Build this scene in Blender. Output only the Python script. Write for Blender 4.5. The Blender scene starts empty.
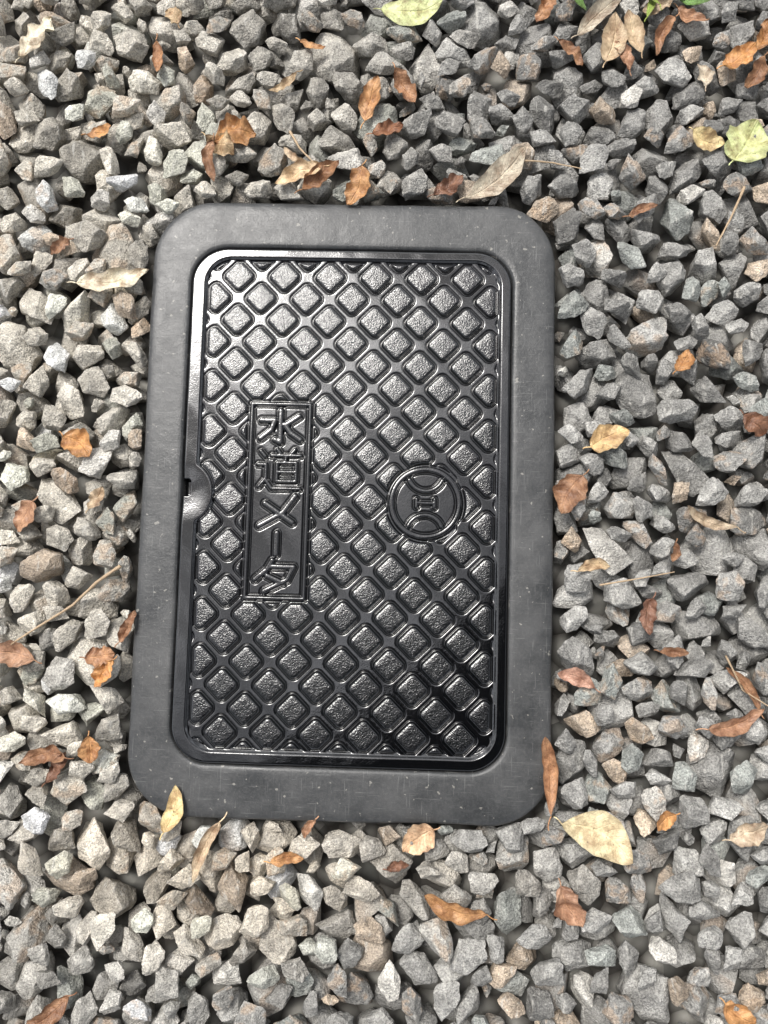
import bpy, math, random, time
import numpy as np
from mathutils import noise, Vector, Matrix
T0=time.time()
random.seed(7); rng=np.random.default_rng(11)
scene=bpy.context.scene
scene.view_settings.view_transform='Standard'
scene.view_settings.look='None'
scene.view_settings.exposure=0

# ------------------------------------------------------------ camera pose from the cover's four corners
F=769.0; CX,CY=384.0,512.0
W=0.40
img=np.array([(155,204),(555.5,211),(552,826),(124.5,810)],float)
uv=np.array([(0,0),(1,0),(1,1),(0,1)],float)
A=[]
for (u,v),(x,y) in zip(uv,img):
    x-=CX; y-=CY
    A.append([u,v,1,0,0,0,-x*u,-x*v,-x]); A.append([0,0,0,u,v,1,-y*u,-y*v,-y])
h=np.linalg.svd(np.array(A))[2][-1].reshape(3,3)
if h[2,2]<0: h=-h
Kinv=np.diag([1/F,1/F,1.0]); M=Kinv@h
a,b,t=M[:,0],M[:,1],M[:,2]
H_=W*np.linalg.norm(b)/np.linalg.norm(a)
sc=W/np.linalg.norm(a); t=t*sc
r1=a/np.linalg.norm(a); r2=-b/np.linalg.norm(b)
U,_,Vt=np.linalg.svd(np.stack([r1,r2,np.cross(r1,r2)],1)); R=U@Vt
tc=t+M[:,0]*sc*0.5+M[:,1]*sc*0.5          # centre of the cover in camera coords
Cw=-R.T@tc
cd=bpy.data.cameras.new('camera'); cam=bpy.data.objects.new('camera',cd); scene.collection.objects.link(cam)
right=R.T@np.array([1,0,0]); up=-R.T@np.array([0,1,0]); back=-R.T@np.array([0,0,1])
m=Matrix([[right[0],up[0],back[0],Cw[0]],[right[1],up[1],back[1],Cw[1]],[right[2],up[2],back[2],Cw[2]],[0,0,0,1]])
cam.matrix_world=m
cd.sensor_fit='VERTICAL'; cd.sensor_height=24; cd.lens=F/1024*24; cd.clip_start=0.01; cd.clip_end=1000
scene.camera=cam
def G(px,py,z=0.0):
    d=R.T@np.array([(px-CX)/F,(py-CY)/F,1.0]); k=(z-Cw[2])/d[2]; return Cw[:2]+k*d[:2]
S=np.linalg.norm(G(400,512)-G(300,512))/100
hx,hy=W/2+0.0005,H_/2*1.016

# ------------------------------------------------------------ node helpers
def mat_new(name):
    m=bpy.data.materials.new(name); m.use_nodes=True; nt=m.node_tree; nt.nodes.clear()
    out=nt.nodes.new('ShaderNodeOutputMaterial'); b=nt.nodes.new('ShaderNodeBsdfPrincipled')
    nt.links.new(b.outputs[0],out.inputs[0]); return m,nt,b
def nz(nt,vec,scale,detail=4,rough=0.55):
    n=nt.nodes.new('ShaderNodeTexNoise'); n.inputs['Scale'].default_value=scale; n.inputs['Detail'].default_value=detail
    n.inputs['Roughness'].default_value=rough
    if vec is not None: nt.links.new(vec,n.inputs['Vector'])
    return n.outputs['Fac']
def mr(nt,val,a,b,c,d):
    n=nt.nodes.new('ShaderNodeMapRange'); nt.links.new(val,n.inputs[0])
    for i,x in enumerate((a,b,c,d)): n.inputs[i+1].default_value=x
    return n.outputs[0]
def mth(nt,op,a,b=None,clamp=False):
    n=nt.nodes.new('ShaderNodeMath'); n.operation=op; n.use_clamp=clamp
    for i,x in enumerate((a,b)):
        if x is None: continue
        if isinstance(x,(int,float)): n.inputs[i].default_value=x
        else: nt.links.new(x,n.inputs[i])
    return n.outputs[0]
def mixc(nt,fac,a,b,mode='MIX'):
    n=nt.nodes.new('ShaderNodeMix'); n.data_type='RGBA'; n.blend_type=mode
    for i,x in ((0,fac),(6,a),(7,b)):
        if isinstance(x,(int,float)): n.inputs[i].default_value=x
        elif isinstance(x,tuple): n.inputs[i].default_value=(*x,1)
        else: nt.links.new(x,n.inputs[i])
    return n.outputs[2]
def bump(nt,hgt,dist,strength=1.0,normal=None):
    n=nt.nodes.new('ShaderNodeBump'); n.inputs['Distance'].default_value=dist; n.inputs['Strength'].default_value=strength
    nt.links.new(hgt,n.inputs['Height'])
    if normal is not None: nt.links.new(normal,n.inputs['Normal'])
    return n.outputs[0]
def pos(nt): return nt.nodes.new('ShaderNodeNewGeometry').outputs['Position']
def attr(nt,name):
    n=nt.nodes.new('ShaderNodeAttribute'); n.attribute_name=name; return n
def mapping(nt,vec,scale,rot):
    n=nt.nodes.new('ShaderNodeMapping'); n.inputs['Scale'].default_value=scale; n.inputs['Rotation'].default_value=rot; nt.links.new(vec,n.inputs[0]); return n.outputs[0]

def np_mesh(name,V,Fc,smooth=True,cols=None,attrs=None):
    me=bpy.data.meshes.new(name); n=len(V); k=Fc.shape[1]; f=len(Fc)
    me.vertices.add(n); me.vertices.foreach_set('co',V.astype(np.float32).ravel())
    me.loops.add(f*k); me.loops.foreach_set('vertex_index',Fc.astype(np.int32).ravel())
    me.polygons.add(f); me.polygons.foreach_set('loop_start',np.arange(0,f*k,k,dtype=np.int32))
    me.polygons.foreach_set('loop_total',np.full(f,k,np.int32))
    me.polygons.foreach_set('use_smooth',np.full(f,smooth))
    if cols is not None:
        c=me.attributes.new('tint','FLOAT_COLOR','POINT'); c.data.foreach_set('color',cols.astype(np.float32).ravel())
    for kk,vv in (attrs or {}).items():
        c=me.attributes.new(kk,'FLOAT','POINT'); c.data.foreach_set('value',vv.astype(np.float32).ravel())
    me.update(calc_edges=True); me.validate()
    return me
def add_obj(name,me,parent=None,mat=None):
    o=bpy.data.objects.new(name,me); scene.collection.objects.link(o)
    if parent: o.parent=parent
    if mat: me.materials.append(mat)
    return o

# ------------------------------------------------------------ materials
m_lid,nt,b=mat_new('black_gloss_paint')
p=pos(nt); pad=attr(nt,'pad').outputs['Fac']
g1=nz(nt,p,780,2); g2=nz(nt,p,300,1); g3=nz(nt,p,14,3)
amp=mr(nt,pad,0,1,0.08,0.62)
hgt=mth(nt,'MULTIPLY',mth(nt,'ADD',mth(nt,'MULTIPLY',g1,0.8),mth(nt,'MULTIPLY',g2,0.35)),amp)
nt.links.new(bump(nt,hgt,0.0010,1.0),b.inputs['Normal'])
dust=mth(nt,'MULTIPLY',mr(nt,g1,0.62,0.72,0,1),mr(nt,g3,0.4,0.7,0.05,0.45))
nt.links.new(mixc(nt,dust,(0.002,0.0023,0.003),(0.045,0.045,0.043)),b.inputs['Base Color'])
nt.links.new(mr(nt,g3,0.3,0.7,0.04,0.09),b.inputs['Roughness'])
b.inputs['IOR'].default_value=1.85
# resin frame
m_fr,nt,b=mat_new('weathered_black_resin')
p=pos(nt)
sc1=mr(nt,nz(nt,mapping(nt,p,(1,22,1),(0,0,0.95)),38,2),0.65,0.69,0,1); sc2=mr(nt,nz(nt,mapping(nt,p,(22,1,1),(0,0,0.62)),30,2),0.65,0.69,0,1)
blot=mr(nt,nz(nt,p,16,6,0.70),0.38,0.64,0,1); fine=mr(nt,nz(nt,p,380,3,0.75),0.45,0.72,0,1)
c=mixc(nt,blot,(0.033,0.035,0.037),(0.070,0.071,0.072))
c=mixc(nt,mth(nt,'MULTIPLY',fine,0.28),c,(0.12,0.118,0.112))
c=mixc(nt,mth(nt,'MULTIPLY',mth(nt,'ADD',sc1,sc2,True),0.35),c,(0.19,0.19,0.185))
spots=mr(nt,nz(nt,p,150,2),0.68,0.71,0,1)
c=mixc(nt,mth(nt,'MULTIPLY',spots,0.55),c,(0.34,0.325,0.29))
nt.links.new(c,b.inputs['Base Color'])
nt.links.new(mr(nt,blot,0,1,0.33,0.5),b.inputs['Roughness'])
nt.links.new(bump(nt,mth(nt,'ADD',mth(nt,'MULTIPLY',fine,0.10),nz(nt,p,40,2)),0.0008),b.inputs['Normal'])
# stones
m_st,nt,b=mat_new('crushed_stone')
geo=nt.nodes.new('ShaderNodeNewGeometry'); p=geo.outputs['Position']; ti=attr(nt,'tint'); rn=attr(nt,'rnd').outputs['Fac']
off=nt.nodes.new('ShaderNodeVectorMath'); off.operation='ADD'; nt.links.new(p,off.inputs[0])
cmb=nt.nodes.new('ShaderNodeCombineXYZ'); nt.links.new(mth(nt,'MULTIPLY',rn,7.0),cmb.inputs[0]); nt.links.new(mth(nt,'MULTIPLY',rn,-3.0),cmb.inputs[2]); nt.links.new(cmb.outputs[0],off.inputs[1])
q=off.outputs[0]
n2=nz(nt,q,560,3,0.8)
c=mixc(nt,1.0,ti.outputs['Color'],mixc(nt,mr(nt,n2,0.34,0.66,0,1),(0.48,0.48,0.49),(1.50,1.50,1.48)),'MULTIPLY')
vein=mr(nt,nz(nt,mapping(nt,q,(1,0.14,1),(0.5,0.4,0.8)),210,2),0.61,0.70,0,0.45); c=mixc(nt,vein,c,(0.62,0.60,0.55))
edge=mr(nt,geo.outputs['Pointiness'],0.50,0.60,0,0.30); c=mixc(nt,edge,c,(0.60,0.585,0.55))
nt.links.new(c,b.inputs['Base Color']); b.inputs['Roughness'].default_value=0.68; b.inputs['Specular IOR Level'].default_value=0.4
hh=mth(nt,'ADD',mth(nt,'MULTIPLY',nz(nt,q,240,2,0.65),1.8),mth(nt,'MULTIPLY',nz(nt,q,850,1),0.6))
nt.links.new(bump(nt,hh,0.0018,1.0),b.inputs['Normal'])
# ground
m_gr,nt,b=mat_new('gravel_ground')
p=pos(nt); vo=nt.nodes.new('ShaderNodeTexVoronoi'); vo.inputs['Scale'].default_value=38; nt.links.new(p,vo.inputs['Vector'])
hs=nt.nodes.new('ShaderNodeSeparateColor'); nt.links.new(vo.outputs['Color'],hs.inputs[0])
c=mixc(nt,hs.outputs[0],(0.12,0.12,0.11),(0.34,0.33,0.30)); c=mixc(nt,mr(nt,vo.outputs['Distance'],0.3,0.7,0,0.9),c,(0.035,0.03,0.025))
nt.links.new(c,b.inputs['Base Color']); b.inputs['Roughness'].default_value=0.9
nt.links.new(bump(nt,mth(nt,'SUBTRACT',1.0,vo.outputs['Distance']),0.02),b.inputs['Normal'])
# leaf
m_lf,nt,b=mat_new('leaf')
p=pos(nt); ti=attr(nt,'tint'); ls=attr(nt,'ls').outputs['Fac']; lt=attr(nt,'lt').outputs['Fac']
at=mth(nt,'ABSOLUTE',lt)
mid=mr(nt,at,0.03,0.09,1,0)
sv=mth(nt,'SINE',mth(nt,'MULTIPLY',mth(nt,'SUBTRACT',ls,mth(nt,'MULTIPLY',at,0.22)),62.0)); sv=mr(nt,sv,0.86,1.0,0,1)
vein=mth(nt,'MAXIMUM',mid,mth(nt,'MULTIPLY',sv,0.5))
n1=nz(nt,p,90,5,0.6); n2=nz(nt,p,600,3,0.6)
c=mixc(nt,1.0,ti.outputs['Color'],mixc(nt,mr(nt,n1,0.35,0.65,0,1),(0.55,0.45,0.40),(1.25,1.25,1.25)),'MULTIPLY')
c=mixc(nt,1.0,c,mixc(nt,mr(nt,n2,0.3,0.7,0,1),(0.8,0.8,0.8),(1.15,1.15,1.15)),'MULTIPLY')
c=mixc(nt,mth(nt,'MULTIPLY',vein,0.3),c,mixc(nt,1.0,c,(1.6,1.6,1.5),'MULTIPLY'))
spn=mr(nt,nz(nt,p,260,3),0.64,0.72,0,0.7); c=mixc(nt,spn,c,(0.10,0.05,0.02))
nt.links.new(c,b.inputs['Base Color']); b.inputs['Roughness'].default_value=0.5
nt.links.new(bump(nt,mth(nt,'ADD',mth(nt,'MULTIPLY',vein,-0.6),nz(nt,p,350,3)),0.0010),b.inputs['Normal'])
m_tw,nt,b=mat_new('twig_bark')
nt.links.new(mixc(nt,nz(nt,pos(nt),300,4),(0.28,0.19,0.11),(0.6,0.46,0.31)),b.inputs['Base Color']); b.inputs['Roughness'].default_value=0.8

# ------------------------------------------------------------ meter cover
cover=bpy.data.objects.new('water_meter_cover',None); scene.collection.objects.link(cover)
def sd_rr(X,Y,cx,cy,ax,ay,r):
    qx=np.abs(X-cx)-ax+r; qy=np.abs(Y-cy)-ay+r
    return np.hypot(np.maximum(qx,0),np.maximum(qy,0))+np.minimum(np.maximum(qx,qy),0)-r
def rr_loop(cx,cy,ax,ay,r,nc=14,ns=24):
    P=[]
    cs=[(ax-r,ay-r,0),(-ax+r,ay-r,90),(-ax+r,-ay+r,180),(ax-r,-ay+r,270)]
    for i,(x,y,a0) in enumerate(cs):
        for k in range(nc+1):
            an=math.radians(a0+90*k/nc); P.append((cx+x+r*math.cos(an),cy+y+r*math.sin(an)))
        x2,y2,a2=cs[(i+1)%4]; an=math.radians(a2)
        e=(cx+x2+r*math.cos(an),cy+y2+r*math.sin(an)); s0=P[-1]
        for k in range(1,ns): P.append((s0[0]+(e[0]-s0[0])*k/ns,s0[1]+(e[1]-s0[1])*k/ns))
    return np.array(P)
Lx0=G(181.5,502)[0]; Lx1=G(508.8,510)[0]; Ly1=G(352,250)[1]; Ly0=G(340,768)[1]
lcx,lcy=(Lx0+Lx1)/2,(Ly0+Ly1)/2; lax,lay=(Lx1-Lx0)/2,(Ly1-Ly0)/2; LR=37*S
outer=rr_loop(0,0,hx,hy,62*S); inner=rr_loop(lcx,lcy,lax+1.6*S,lay+1.6*S,LR+1.6*S)
for i in range(len(outer)):
    v=noise.noise(Vector((outer[i][0]*9,outer[i][1]*9,3.1)))*0.0022+noise.noise(Vector((outer[i][0]*45,outer[i][1]*45,7.1)))*0.0005; L=np.linalg.norm(outer[i]); outer[i]+=outer[i]/L*v
prof=[(-0.01,-0.055),(-0.004,-0.012),(0.0,-0.005),(0.02,-0.0028),(0.06,-0.0012),(0.13,-0.0003),(0.25,0.0),(0.4,0.0),(0.55,0.0),(0.7,0),(0.85,0.0),(0.93,-0.0001),(0.975,-0.0006),(1,-0.0022),(1.0,-0.02),(1.2,-0.0205)]
V=[];n=len(outer)
for tt,z in prof:
    for k in range(n):
        xy=outer[k]*(1-tt)+inner[k]*tt
        V.append((xy[0],xy[1],z+(noise.noise(Vector((xy[0]*14,xy[1]*14,0)))*0.0014+noise.noise(Vector((xy[0]*50,xy[1]*50,4)))*0.0002 if 0<tt<1 else 0)))
Fc=[(i*n+k,(i*n+(k+1)%n),(i+1)*n+(k+1)%n,(i+1)*n+k) for i in range(len(prof)-1) for k in range(n)]
me=np_mesh('frame',np.array(V),np.array(Fc)); add_obj('frame',me,cover,m_fr)

# lid height field
res=0.00046
xs=np.arange(lcx-lax-res,lcx+lax+res*2,res); ys=np.arange(lcy-lay-res,lcy+lay+res*2,res)
X,Y=np.meshgrid(xs,ys)
sd=sd_rr(X,Y,lcx,lcy,lax,lay,LR)
px0=G(200,500)[0]; px1=G(493.5,500)[0]; py1=G(350,263.5)[1]; py0=G(340,751)[1]
pcx,pcy,pax,pay=(px0+px1)/2,(py0+py1)/2,(px1-px0)/2,(py1-py0)/2
clip=sd_rr(X,Y,pcx,pcy,pax,pay,22*S)
O=G(237,275); dxp=(G(466,282)[0]-O[0])/5; dyp=(O[1]-G(221,733)[1])/10
O=np.array([pcx-2.5*dxp,O[1]])
a_=(X-O[0])/dxp; b_=(Y-O[1])/dyp
def near(a,b):
    i0=np.round(a); j0=np.round(b); d0=np.abs(a-i0)+np.abs(b-j0)
    i1=np.round(a-.5)+.5; j1=np.round(b-.5)+.5; d1=np.abs(a-i1)+np.abs(b-j1)
    s=d1<d0; return np.where(s,i1,i0),np.where(s,j1,j0)
I,J=near(a_,b_)
du=(X-(O[0]+I*dxp)); dv=(Y-(O[1]+J*dyp))
uu=(du+dv)/math.sqrt(2); vv=(du-dv)/math.sqrt(2)
hs_=12.2*S; rr=5.0*S
qx=np.abs(uu)-hs_+rr; qy=np.abs(vv)-hs_+rr
dia=np.hypot(np.maximum(qx,0),np.maximum(qy,0))+np.minimum(np.maximum(qx,qy),0)-rr
pc=G(277.5,500); Pw,Ph=31.5*S,100*S
panel=sd_rr(X,Y,pc[0],pc[1],Pw,Ph,1.5*S)
ec=G(425.5,503); er=np.hypot(X-ec[0],Y-ec[1]); ER=37*S
nc=G(184,492); nr=np.hypot((X-nc[0]),(Y-nc[1])*0.9)
padsd=np.maximum.reduce([dia,clip,-(panel-3*S),-(er-ER-3*S),-(nr-30*S)])
def seg(x0,y0,x1,y1):
    dx,dy=x1-x0,y1-y0; L=dx*dx+dy*dy+1e-12
    k=np.clip(((X-x0)*dx+(Y-y0)*dy)/L,0,1); return np.hypot(X-x0-k*dx,Y-y0-k*dy)
st=np.full_like(X,1.0)
def poly(pts,w):
    global st
    for (x0,y0),(x1,y1) in zip(pts[:-1],pts[1:]): st=np.minimum(st,seg(x0,y0,x1,y1)-w)
chars=[
 (33,[[(.5,0),(.5,.97),(.38,.9)],[(.05,.3),(.36,.3),(.28,.6),(.04,.86)],[(.93,.16),(.64,.42)],[(.6,.42),(.74,.68),(.97,.88)]],2.9),
 (41,[[(.06,.05),(.17,.18)],[(.0,.38),(.19,.38),(.19,.72),(.03,.93)],[(.19,.76),(.34,.97),(1,.97)],[(.45,0),(.52,.1)],[(.86,0),(.78,.1)],[(.32,.15),(1,.15)],
      [(.45,.33),(.9,.33),(.9,.79),(.45,.79),(.45,.33)],[(.45,.56),(.9,.56)],[(.66,.15),(.64,.33)]],1.9),
 (31,[[(.9,.0),(.62,.55),(.08,.98)],[(.2,.25),(.85,.85)]],2.9),
 (21,[[(.5,.0),(.5,1)]],2.9),
 (31,[[(.42,0),(.3,.3),(.03,.62)],[(.36,.2),(.92,.2),(.78,.62),(.25,1)],[(.32,.5),(.68,.72)]],2.8)]
cw=43*S; top=pc[1]+Ph-9*S
for hh_,strokes,w in chars:
    for s_ in strokes: poly([(pc[0]-cw/2+x*cw,top-y*hh_*S) for x,y in s_],w*S*0.95)
    top-=(hh_+6.4)*S
border=np.abs(panel+2.0*S)-1.9*S
ring=np.abs(er-ER+3.0*S)-2.6*S
st_e=np.minimum(border,ring)
def arc(cx,cy,r,a0,a1,w,nn=14):
    pts=[(cx+r*math.cos(math.radians(a0+(a1-a0)*k/nn)),cy+r*math.sin(math.radians(a0+(a1-a0)*k/nn))) for k in range(nn+1)]
    poly(pts,w)
arc(ec[0],ec[1]+30*S,18*S,203,337,2.2*S); arc(ec[0],ec[1]-30*S,18*S,23,157,2.2*S)
poly([(ec[0]-8*S,ec[1]),(ec[0]+8*S,ec[1])],1.7*S)
for q_ in (-9,9): poly([(ec[0]+q_*S,ec[1]-4*S),(ec[0]+q_*S,ec[1]+4*S)],1.7*S)
raised=np.minimum(np.minimum(st,st_e),padsd)
def sst(d,w):
    k=np.clip((w-d)/(2*w),0,1); return k*k*(3-2*k)
notch=sd_rr(X,Y,lcx-lax,G(186,487)[1],7*S,8*S,2*S)
floorm=sst(clip-4.5*S,1.6*S)*(1-sst(nr-29*S,2*S))
depth=0.0024
Z=-floorm*depth
Z-=np.exp(-np.square((raised-1.1*S)/(0.95*S)))*0.0015*floorm
hpad=sst(raised,0.75*S)
Z=np.maximum(Z,Z*(1-hpad)+hpad*(-0.0004))
dome=np.clip(-raised/(7*S),0,1); dome=1-(1-dome)**2; Z+=hpad*floorm*0.00055*dome
Z-=sst(nr-16*S,13*S)*0.0016
Z-=sst(notch,0.8*S)*0.012
Z+=(np.sin(X*61+np.sin(Y*37)*2)+np.sin(Y*53+X*29+1.3)+np.sin((X+Y)*143+np.sin(X*91)*1.5)*0.45+np.sin(X*310+np.sin(Y*270))*np.sin(Y*290)*0.12)*0.00015
e=np.clip((sd+2.2*S)/(2.2*S),0,1); Z-=0.0016*(1-np.sqrt(np.clip(1-e*e,0,1)))
Z+=-0.0008
def blur(Z):
    P=np.pad(Z,1,mode='edge'); return (P[:-2,1:-1]+P[2:,1:-1]+P[1:-1,:-2]+P[1:-1,2:]+4*P[1:-1,1:-1])/8
Z=blur(blur(Z))
Z=np.where(sd>0,-0.016,Z)
ny,nx=X.shape; idx=np.arange(nx*ny).reshape(ny,nx)
ok=(sd[:-1,:-1]<res)|(sd[1:,1:]<res)|(sd[1:,:-1]<res)|(sd[:-1,1:]<res)
Fc=np.stack([idx[:-1,:-1],idx[:-1,1:],idx[1:,1:],idx[1:,:-1]],-1)[ok]
V=np.stack([X,Y,Z],-1).reshape(-1,3)
used=np.zeros(len(V),bool); used[Fc.ravel()]=True; rm=np.cumsum(used)-1
padm=sst(padsd+1.5*S,1.5*S)*0.9+0.1*sst(st,1*S)
me=np_mesh('lid',V[used],rm[Fc],attrs={'pad':padm.ravel()[used]}); add_obj('lid',me,cover,m_lid)

# ------------------------------------------------------------ stones: bevelled random polyhedra
import bmesh
def rotm(ax,an):
    ax=ax/np.linalg.norm(ax); c,s=math.cos(an),math.sin(an); x,y,z=ax
    return np.array([[c+x*x*(1-c),x*y*(1-c)-z*s,x*z*(1-c)+y*s],[y*x*(1-c)+z*s,c+y*y*(1-c),y*z*(1-c)-x*s],[z*x*(1-c)-y*s,z*y*(1-c)+x*s,c+z*z*(1-c)]])
def hull_bm(P):
    bm=bmesh.new()
    for q_ in P: bm.verts.new(q_)
    r=bmesh.ops.convex_hull(bm,input=bm.verts[:])
    bmesh.ops.delete(bm,geom=[g for g in set(r['geom_interior']+r['geom_unused']) if isinstance(g,bmesh.types.BMVert)],context='VERTS')
    return bm
def grab(bm):
    bmesh.ops.triangulate(bm,faces=bm.faces[:]); bmesh.ops.recalc_face_normals(bm,faces=bm.faces[:])
    bm.verts.index_update()
    return np.array([v.co[:] for v in bm.verts]),np.array([[v.index for v in f.verts] for f in bm.faces])
NP=90; protos=[]; tries=0
while len(protos)<NP and tries<3000:
    tries+=1
    npl=int(rng.integers(8,15)); nn=[]; g=0
    while len(nn)<npl and g<500:
        g+=1; v=rng.normal(size=3); v/=np.linalg.norm(v)
        if all(v@w<0.78 for w in nn): nn.append(v)
    d=rng.uniform(0.62,1.0,len(nn)); nn=np.array(nn)
    dual=nn/d[:,None]
    bm=hull_bm([Vector(x) for x in dual]); bm.faces.ensure_lookup_table(); pts=[];bad=False
    for f in bm.faces:
        f.normal_update(); nrm=np.array(f.normal[:]); dd=float(nrm@np.array(f.verts[0].co[:]))
        if dd<0: nrm,dd=-nrm,-dd
        if dd<0.55: bad=True; break
        pts.append(nrm/dd)
    bm.free()
    if bad or len(pts)<6: continue
    pts=np.array(pts); pts-= (pts.max(0)+pts.min(0))/2
    dims=np.array([1.0,rng.uniform(0.6,0.92),rng.uniform(0.5,0.78)])
    pts=pts*dims; pts/=np.linalg.norm(pts,axis=1).max()/1.12
    bm=hull_bm([Vector(x) for x in pts])
    bmesh.ops.remove_doubles(bm,verts=bm.verts[:],dist=0.06)
    bmesh.ops.dissolve_limit(bm,angle_limit=math.radians(5),verts=bm.verts[:],edges=bm.edges[:])
    bmesh.ops.bevel(bm,geom=bm.edges[:],offset=rng.uniform(0.03,0.06),segments=2,profile=0.5,affect='EDGES',clamp_overlap=True)
    bmL=bm.copy(); VL,FL=grab(bmL); bmL.free()
    bmesh.ops.triangulate(bm,faces=bm.faces[:])
    for _ in range(3):
        el=[e for e in bm.edges if e.calc_length()>0.22]
        if el: bmesh.ops.subdivide_edges(bm,edges=el,cuts=1); bmesh.ops.triangulate(bm,faces=bm.faces[:])
    sd_=rng.uniform(0,50)
    for v in bm.verts:
        co=v.co.copy()
        nv=noise.noise(co*2.2+Vector((sd_,0,0)))*0.08+noise.noise(co*5.5+Vector((0,sd_,0)))*0.06+(abs(noise.noise(co*3.7+Vector((0,0,sd_))))-.2)*-0.05
        v.co*=1+nv
    VH,FH=grab(bm); bm.free()
    def mott(V):
        o=[]
        for c_ in V:
            c_=Vector(c_); n_=noise.noise(c_*1.6+Vector((sd_,3,0)))+0.6*noise.noise(c_*4.2+Vector((sd_,9,0)))
            o.append(n_)
        return np.array(o)
    protos.append((VH,FH,VL,FL,mott(VH),mott(VL)))
NP=len(protos)
cell=0.002
Ex,Ey=0.95,1.05
gx=int(2*Ex/cell); gy=int(2*Ey/cell)
gX=(np.arange(gx)+.5)*cell-Ex; gY=(np.arange(gy)+.5)*cell-Ey
GX,GYg=np.meshgrid(gX,gY)
Hm=np.full((gy,gx),-0.040)
vis=(np.abs(GX)<0.52)&(np.abs(GYg)<0.66)
Hm[~vis]=-0.026
sdo=sd_rr(GX,GYg,0,0,hx,hy,62*S); Hm[sdo<0.0008]=1.0
def make_variant(size):
    k=int(rng.integers(NP)); tilt=rng.normal(0,0.42); a=rng.uniform(0,6.28); ax=np.array([math.cos(a),math.sin(a),0])
    Rm=rotm(ax,tilt)@rotm(np.array([0,0,1.]),rng.uniform(0,6.28))
    if rng.random()<0.2: Rm=rotm(rng.normal(size=3),rng.uniform(0,3.1))
    P=protos[k][0]@Rm.T*size; f=protos[k][1]
    a_,b_,c_=P[f[:,0]],P[f[:,1]],P[f[:,2]]
    A_=np.concatenate([P,(a_+b_+c_)/3,(a_+b_)/2,(b_+c_)/2])
    n=int(math.ceil(np.abs(A_[:,:2]).max()/cell))+1; w=2*n+1
    ij=np.round(A_[:,:2]/cell).astype(int)+n
    bot=np.full((w,w),np.inf); topm=np.full((w,w),-np.inf)
    np.minimum.at(bot,(ij[:,1],ij[:,0]),A_[:,2]); np.maximum.at(topm,(ij[:,1],ij[:,0]),A_[:,2])
    return (k,Rm,size,n,bot,topm)
big=[make_variant(s) for s in rng.lognormal(math.log(0.0192),0.20,600).clip(0.013,0.030)]
med=[make_variant(s) for s in rng.uniform(0.012,0.0165,300)]
small=[make_variant(s) for s in rng.uniform(0.007,0.012,160)]
placed=[]
def deposit(pool,N,K,cap,region):
    ax_,ay_=region; cnt=0
    for _ in range(N):
        v=pool[int(rng.integers(len(pool)))]; k,Rm,size,n,bot,topm=v
        xs_=rng.integers(int((Ex-ax_)/cell)+n+1,int((Ex+ax_)/cell)-n-1,K*6); ys_=rng.integers(int((Ey-ay_)/cell)+n+1,int((Ey+ay_)/cell)-n-1,K*6)
        o=np.argsort(Hm[ys_,xs_])[:K]; best=None
        for c_ in o:
            x,y=xs_[c_],ys_[c_]; z=(Hm[y-n:y+n+1,x-n:x+n+1]-bot).max()
            if best is None or z<best[0]: best=(z,x,y)
        z,x,y=best
        if z+topm.max()>cap+rng.normal(0,0.0025): continue
        win=Hm[y-n:y+n+1,x-n:x+n+1]; np.maximum(win,z+topm,out=win)
        placed.append((k,Rm,size,gX[x],gY[y],z,len(placed))); cnt+=1
    return cnt
print(deposit(big,13000,7,0.005,(0.53,0.67)),
deposit(med,7000,7,0.004,(0.53,0.67)),
deposit(small,1500,8,-0.003,(0.53,0.67)),
deposit(big,5500,6,0.007,(Ex,Ey)))
VV=[];FF=[];CC=[];RR=[];o=0
for (k,Rm,size,x,y,z,i) in placed:
    hi=(abs(x)<0.46 and abs(y)<0.60 and z>-0.022)
    VH,FH,VL,FL,MH,ML=protos[k]
    P=(VH if hi else VL)@Rm.T*size+np.array([x,y,z]); f=FH if hi else FL; mo=MH if hi else ML
    VV.append(P); FF.append(f+o); o+=len(P)
    nzv=noise.noise(Vector((x*4,y*4,0.5)))
    warm=np.clip(0.5-(x+0.15)*2.6+(y-0.1)*0.7+nzv*0.5,0,1)*(1 if x<0.05 else .4)
    pale=0.0
    if y<-0.29: warm*=0.45; pale=np.clip(1.5+nzv*0.6-abs(x+0.05)*5.0-abs(y+0.35)*12,0,1)
    v=rng.lognormal(0,0.20)
    base=np.array([0.292,0.286,0.270])*(1-warm)+np.array([0.50,0.465,0.40])*warm
    base=base*(1-pale)+np.array([0.56,0.50,0.41])*pale
    u=rng.random()
    if u<0.05: base=np.array([0.42,0.34,0.26])
    elif u<0.10: base=np.array([0.50,0.48,0.44])
    elif u<0.22: base=base*0.68
    elif u<0.30: base=base*np.array([0.94,1.0,0.99])
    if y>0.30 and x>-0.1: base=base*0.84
    r_=rng.random(); sgn=1 if rng.random()<.5 else -1
    c=np.clip(base*v,0.08,0.62)[None,:]*(1+0.5*sgn*mo)[:,None].clip(0.6,1.45)
    if r_>0.82:
        k_=np.clip((mo*sgn-0.08)*4,0,0.6)[:,None]; c=c*(1-k_)+np.array([[0.33,0.23,0.15]])*k_
    CC.append(np.concatenate([c,np.ones((len(P),1))],1)); RR.append(np.full(len(P),r_))
me=np_mesh('gravel',np.concatenate(VV),np.concatenate(FF),cols=np.concatenate(CC),attrs={'rnd':np.concatenate(RR)})
add_obj('gravel',me,None,m_st); print('stones',len(placed),'verts',o,time.time()-T0)
V=np.array([(-150,-150,-0.0405),(150,-150,-0.0405),(150,150,-0.0405),(-150,150,-0.0405)],float)
add_obj('ground',np_mesh('ground',V,np.array([[0,1,2,3]]),False),None,m_gr)

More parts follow.
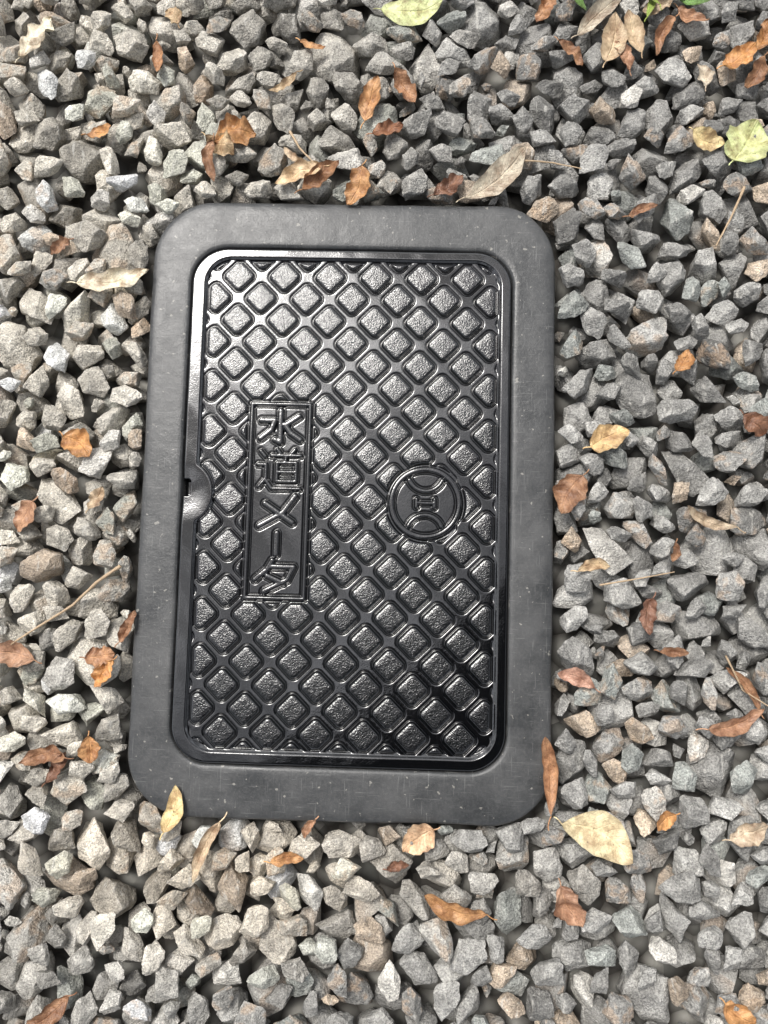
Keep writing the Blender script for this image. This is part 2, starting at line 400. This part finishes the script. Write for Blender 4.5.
# ------------------------------------------------------------ leaves
Hc=np.where(Hm>0.5,0.0,Hm)
def leaf_mesh(px,py,Lp,Wp,ang,col,curl=0.3,crump=0.3,stem=0.15,lift=0.0,seed=0):
    x0,y0=G(px,py); L=Lp*S; Wd=Wp*S/2; an=math.radians(ang); ca,sa=math.cos(an),math.sin(an)
    ns,ntt=26,11; r=random.Random(seed*13+5)
    cs=[];hsv=[]
    for s in np.linspace(-.45,.45,7):
        for t in (-.8,-.4,0,.4,.8):
            xx=x0+s*L*ca-t*Wd*sa; yy=y0+s*L*sa+t*Wd*ca
            ix=int((xx+Ex)/cell); iy=int((yy+Ey)/cell)
            if 3<ix<gx-3 and 3<iy<gy-3: cs.append((s*L,t*Wd,1)); hsv.append(Hc[iy-2:iy+3,ix-2:ix+3].max())
    A_=np.array(cs); sol=np.linalg.lstsq(A_,np.array(hsv),rcond=None)[0]
    sol[:2]=np.clip(sol[:2],-.35,.35)
    resid=np.percentile(np.array(hsv)-A_@sol,78)
    ph=[r.uniform(0,6.28) for _ in range(6)]; bend=r.uniform(-.14,.14); pk=r.uniform(.75,1.15)
    V=[];ls=[];lt=[]
    for i in range(ns+1):
        s=i/ns; w=max(math.sin(math.pi*min(1,s**pk)),0)**0.75
        for j in range(ntt+1):
            t=2*j/ntt-1
            edge=1+crump*0.16*math.sin(s*13+ph[0]+(t>0)*2)+crump*0.10*math.sin(s*31+ph[1]+(t>0)*3)
            u=(s-.5)*L
            th=curl*1.5*t*w
            rad=Wd/max(curl*1.5,1e-3)
            v=rad*math.sin(th)*edge+bend*L*math.sin(math.pi*s); zc=rad*(1-math.cos(th))
            zl=curl*0.22*L*(s-.5)**2*4*(0.5+0.5*math.sin(ph[2]))
            zn=crump*Wd*0.75*noise.noise(Vector((u/Wd*1.1+ph[3]*7,v/Wd*1.1,ph[4])))+crump*Wd*0.18*math.sin(s*20+abs(t)*-5+ph[5])*abs(t)
            z=sol[0]*u+sol[1]*v+sol[2]+resid+0.0008+zc+zl+zn+lift
            V.append((x0+u*ca-v*sa,y0+u*sa+v*ca,z)); ls.append(s); lt.append(t)
    Fq=[(i*(ntt+1)+j,(i+1)*(ntt+1)+j,(i+1)*(ntt+1)+j+1,i*(ntt+1)+j+1) for i in range(ns) for j in range(ntt)]
    if stem>0:
        b0=np.array(V[6]); d=np.array([-ca,-sa,-0.12]); q=stem*L; base=len(V)
        for k in range(6):
            kk=k/5; c_=b0+d*q*kk+np.array([-sa,ca,0])*math.sin(kk*2)*q*0.25; rad=0.0007*(1-.2*kk)
            for m_ in range(4):
                aa=m_*math.pi/2; V.append((c_[0]-sa*rad*math.cos(aa),c_[1]+ca*rad*math.cos(aa),c_[2]+rad*math.sin(aa))); ls.append(0); lt.append(0)
        for k in range(5):
            for m_ in range(4): Fq.append((base+k*4+m_,base+k*4+(m_+1)%4,base+(k+1)*4+(m_+1)%4,base+(k+1)*4+m_))
    V=np.array(V); C=np.tile([*col,1],(len(V),1)).astype(float)
    e=np.abs(np.array(lt))**3; C[:,:3]*=(1-0.3*e)[:,None]
    return V,np.array(Fq),C,np.array(ls),np.array(lt)
OR=(0.54,0.29,0.12); BR=(0.38,0.21,0.115); DB=(0.24,0.12,0.07); TN=(0.58,0.45,0.29); YL=(0.70,0.57,0.30); CR=(0.76,0.70,0.54); GYc=(0.55,0.49,0.38); YG=(0.60,0.66,0.32); GN=(0.12,0.24,0.05)
small_l=[(172,18,24,16,130,TN,.6,.7),(160,62,42,13,100,BR,.8,.5),(100,132,28,13,20,OR,.6,.5),(215,165,44,14,95,BR,.9,.6),(236,140,44,32,15,OR,.6,.9),
(222,150,34,24,150,TN,.6,.9),(313,45,30,10,-20,OR,.7,.6),(283,84,36,8,35,TN,.6,.6),(371,102,46,22,75,OR,.8,.6),(405,92,38,20,125,BR,.9,.7),(388,132,34,20,20,DB,.7,.8),(300,180,52,22,25,TN,.8,.6),(322,182,48,20,40,BR,.8,.6),
(355,188,42,26,70,OR,.8,.7),(448,186,36,20,35,DB,.8,.8),(665,38,40,14,65,BR,.8,.6),(735,62,46,24,40,OR,.8,.8),(752,75,34,18,60,BR,.7,.7),(700,78,30,16,100,GYc,.6,.7),
(60,247,26,12,30,BR,.7,.8),(78,447,36,26,-35,OR,.45,.6),(28,517,36,24,60,BR,.6,.6),(96,498,26,14,70,TN,.6,.9),(15,655,44,24,-10,BR,.6,.5),(103,655,30,20,10,BR,.7,.9),(108,672,30,18,60,OR,.7,.9),(128,626,36,13,65,BR,.9,.9),
(48,757,48,18,10,BR,.9,.8),(60,765,34,15,60,DB,.9,.8),(92,748,26,18,100,OR,.6,.5),(172,806,44,17,80,YL,.5,.3),(208,850,62,13,68,TN,.8,.5),(288,858,32,12,5,OR,.6,.6),(418,838,36,27,35,(.64,.42,.23),.4,.5),
(398,866,22,10,10,DB,.7,.7),(455,903,62,20,-15,OR,.8,.5),(570,903,40,28,-60,BR,.8,.7),(545,772,74,17,-85,BR,.9,.4),(608,440,42,26,25,(.62,.43,.2),.6,.5),(571,495,46,28,60,BR,.55,.6),(680,362,26,16,60,OR,.7,.6),
(708,517,56,12,-20,TN,.8,.5),(752,425,30,22,-40,DB,.7,.6),(648,616,36,17,80,DB,.8,.8),(670,651,26,10,0,BR,.7,.6),(575,680,38,16,-20,(0.5,.28,.18),.5,.5),(732,717,62,18,18,BR,.9,.5),(742,688,52,11,-50,BR,.9,.5),
(748,832,40,22,20,TN,.7,.6),(665,821,24,17,35,OR,.5,.5),(737,1008,34,22,-30,OR,.6,.6),(50,1008,44,20,35,BR,.8,.7),(592,569,36,13,10,TN,.8,.6),(672,552,20,10,80,BR,.7,.6),
(640,215,30,10,20,BR,.8,.6),(310,828,22,9,60,BR,.7,.6),(690,20,36,16,-40,BR,.7,.8),(545,8,36,16,60,BR,.7,.8),(620,60,34,14,120,BR,.7,.8),
(296,158,30,9,-35,TN,.8,.6),(570,55,34,14,-35,BR,.8,.7),(655,12,38,16,30,TN,.7,.7),(758,40,36,18,70,OR,.8,.7)]
VV=[];FF=[];CC=[];L1=[];L2=[];o=0
for i,(px,py,L,Wd,an,col,cu,cr) in enumerate(small_l):
    j=[random.uniform(.85,1.25) for _ in range(2)]
    col=(col[0]*j[0],col[1]*j[0]*(.7+.3*j[1]),col[2]*j[0]*j[1])
    V,Fq,C,a1,a2=leaf_mesh(px,py,L,Wd*1.15,an+(180 if i%2 else 0),col,cu,cr,0.18,0.001,i)
    VV.append(V);FF.append(Fq+o);CC.append(C);L1.append(a1);L2.append(a2);o+=len(V)
me=np_mesh('fallen_leaves',np.concatenate(VV),np.concatenate(FF),cols=np.concatenate(CC),attrs={'ls':np.concatenate(L1),'lt':np.concatenate(L2)})
add_obj('fallen_leaves',me,None,m_lf)
bigl=[(412,6,66,30,8,YG,.15,.3),(38,40,58,26,60,CR,.4,.9),(494,177,80,27,41,GYc,.45,.3),(608,44,52,26,80,TN,.4,.3),(632,38,46,20,110,TN,.5,.4),(597,24,58,18,40,GYc,.6,.3),
(742,145,50,44,60,YG,.25,.5),(705,142,36,20,-20,YL,.4,.5),(115,279,78,24,10,CR,.7,.7),(594,839,76,38,-27,(0.74,.64,.40),.2,.15)]
for i,(px,py,L,Wd,an,col,cu,cr) in enumerate(bigl):
    V,Fq,C,a1,a2=leaf_mesh(px,py,L,Wd*1.08,an,col,cu,cr,0.12,0.0025,200+i)
    add_obj('fallen_leaf',np_mesh('fallen_leaf',V,Fq,cols=C,attrs={'ls':a1,'lt':a2}),None,m_lf)
VV=[];FF=[];CC=[];L1=[];L2=[];o=0
for i,(px,py,L,Wd,an) in enumerate([(590,2,50,16,-10),(575,8,34,12,-60),(648,8,46,9,75),(640,-6,60,10,120),(672,-4,46,14,20),(600,-12,50,18,60),(690,0,40,12,-30)]):
    V,Fq,C,a1,a2=leaf_mesh(px,py,L,Wd,an,GN if i not in(2,3) else (0.3,.42,.08),.4,.2,.1,0.006,300+i)
    VV.append(V);FF.append(Fq+o);CC.append(C);L1.append(a1);L2.append(a2);o+=len(V)
add_obj('weed_plant',np_mesh('weed_plant',np.concatenate(VV),np.concatenate(FF),cols=np.concatenate(CC),attrs={'ls':np.concatenate(L1),'lt':np.concatenate(L2)}),None,m_lf)
def twig(pts,r0):
    P=[]
    for (px,py) in pts:
        x,y=G(px,py); ix=int((x+Ex)/cell); iy=int((y+Ey)/cell); P.append(np.array([x,y,Hc[iy-5:iy+6,ix-5:ix+6].max()+r0]))
    Q=[]
    for a_,b_ in zip(P[:-1],P[1:]):
        for k in range(6): Q.append(a_+(b_-a_)*k/6)
    Q.append(P[-1]); V=[];Fq=[]
    for i,c_ in enumerate(Q):
        d=Q[min(i+1,len(Q)-1)]-Q[max(i-1,0)]; d/=np.linalg.norm(d); s_=np.cross(d,[0,0,1]); s_/=np.linalg.norm(s_); u_=np.cross(s_,d); rd=r0*(1-.5*i/len(Q))*(1+.15*math.sin(i*2.1))
        for m_ in range(6): aa=m_*math.pi/3; V.append(c_+s_*rd*math.cos(aa)+u_*rd*math.sin(aa)+np.array([0,0,math.sin(i*.7)*.0006]))
    for i in range(len(Q)-1):
        for m_ in range(6): Fq.append((i*6+m_,i*6+(m_+1)%6,(i+1)*6+(m_+1)%6,(i+1)*6+m_))
    add_obj('twig',np_mesh('twig',np.array(V),np.array(Fq)),None,m_tw)
twig([(123,566),(100,582),(74,605),(48,622),(8,648)],0.0017)
twig([(740,192),(728,222),(714,248)],0.0014)
twig([(290,132),(300,150),(314,166)],0.0014)
twig([(520,165),(552,164),(580,172)],0.0011)
twig([(598,585),(640,578),(672,572)],0.0009)
twig([(722,655),(742,690),(765,705)],0.0010)

# ------------------------------------------------------------ added unseen slab overhead, blocks sky to darken the lid's lower-right reflection
m_blk,nt,b=mat_new('dark_sky_blocker')
nt.links.new(mixc(nt,nz(nt,mapping(nt,pos(nt),(1,8,1),(0,0,0)),3,4),(0.04,0.036,0.032),(0.08,0.07,0.06)),b.inputs['Base Color']); b.inputs['Roughness'].default_value=0.7
def boxv(cx,cy,cz,ax,ay,az):
    v=np.array([(sx*ax,sy*ay,sz*az) for sx in(-1,1) for sy in(-1,1) for sz in(-1,1)])+np.array([cx,cy,cz])
    f=np.array([(0,1,3,2),(4,6,7,5),(0,4,5,1),(2,3,7,6),(0,2,6,4),(1,5,7,3)]); return v,f
blocker=bpy.data.objects.new('added_sky_blocker',None); scene.collection.objects.link(blocker)
parts=[('blocker_slab',boxv(0,-1.0,3.02,4.0,1.0,0.02)),('blocker_edge',boxv(0,0.012,3.06,4.0,0.012,0.10))]
for nm,(v,f) in parts: add_obj(nm,np_mesh(nm,v,f,False),blocker,m_blk)
blocker.location=(-0.20,-0.75,0); blocker.rotation_euler=(0,0,math.radians(38))

# ------------------------------------------------------------ light
w=bpy.data.worlds.new('World'); scene.world=w; w.use_nodes=True; nt=w.node_tree
bg=nt.nodes['Background']; sky=nt.nodes.new('ShaderNodeTexSky'); sky.sky_type='NISHITA'; sky.sun_disc=False
EL,AZ=math.radians(58),math.radians(-35)
sky.sun_elevation=EL; sky.sun_rotation=AZ; sky.dust_density=4; sky.air_density=1.0
hsn=nt.nodes.new('ShaderNodeHueSaturation'); hsn.inputs['Saturation'].default_value=0.25
nt.links.new(sky.outputs[0],hsn.inputs['Color'])
tc_=nt.nodes.new('ShaderNodeTexCoord'); cl=mr(nt,nz(nt,tc_.outputs['Generated'],5.5,4,0.55),0.42,0.60,0.5,2.6)
nt.links.new(mixc(nt,1.0,hsn.outputs[0],cl,'MULTIPLY'),bg.inputs[0]); bg.inputs[1].default_value=0.15
sl=bpy.data.lights.new('sun','SUN'); sl.energy=2.4; sl.angle=math.radians(18); sl.color=(1,.965,.91)
so=bpy.data.objects.new('sun',sl); scene.collection.objects.link(so)
dirv=Vector((math.sin(AZ)*math.cos(EL),math.cos(AZ)*math.cos(EL),math.sin(EL)))
so.rotation_euler=dirv.to_track_quat('Z','Y').to_euler(); so.location=dirv*5
print('done',time.time()-T0)
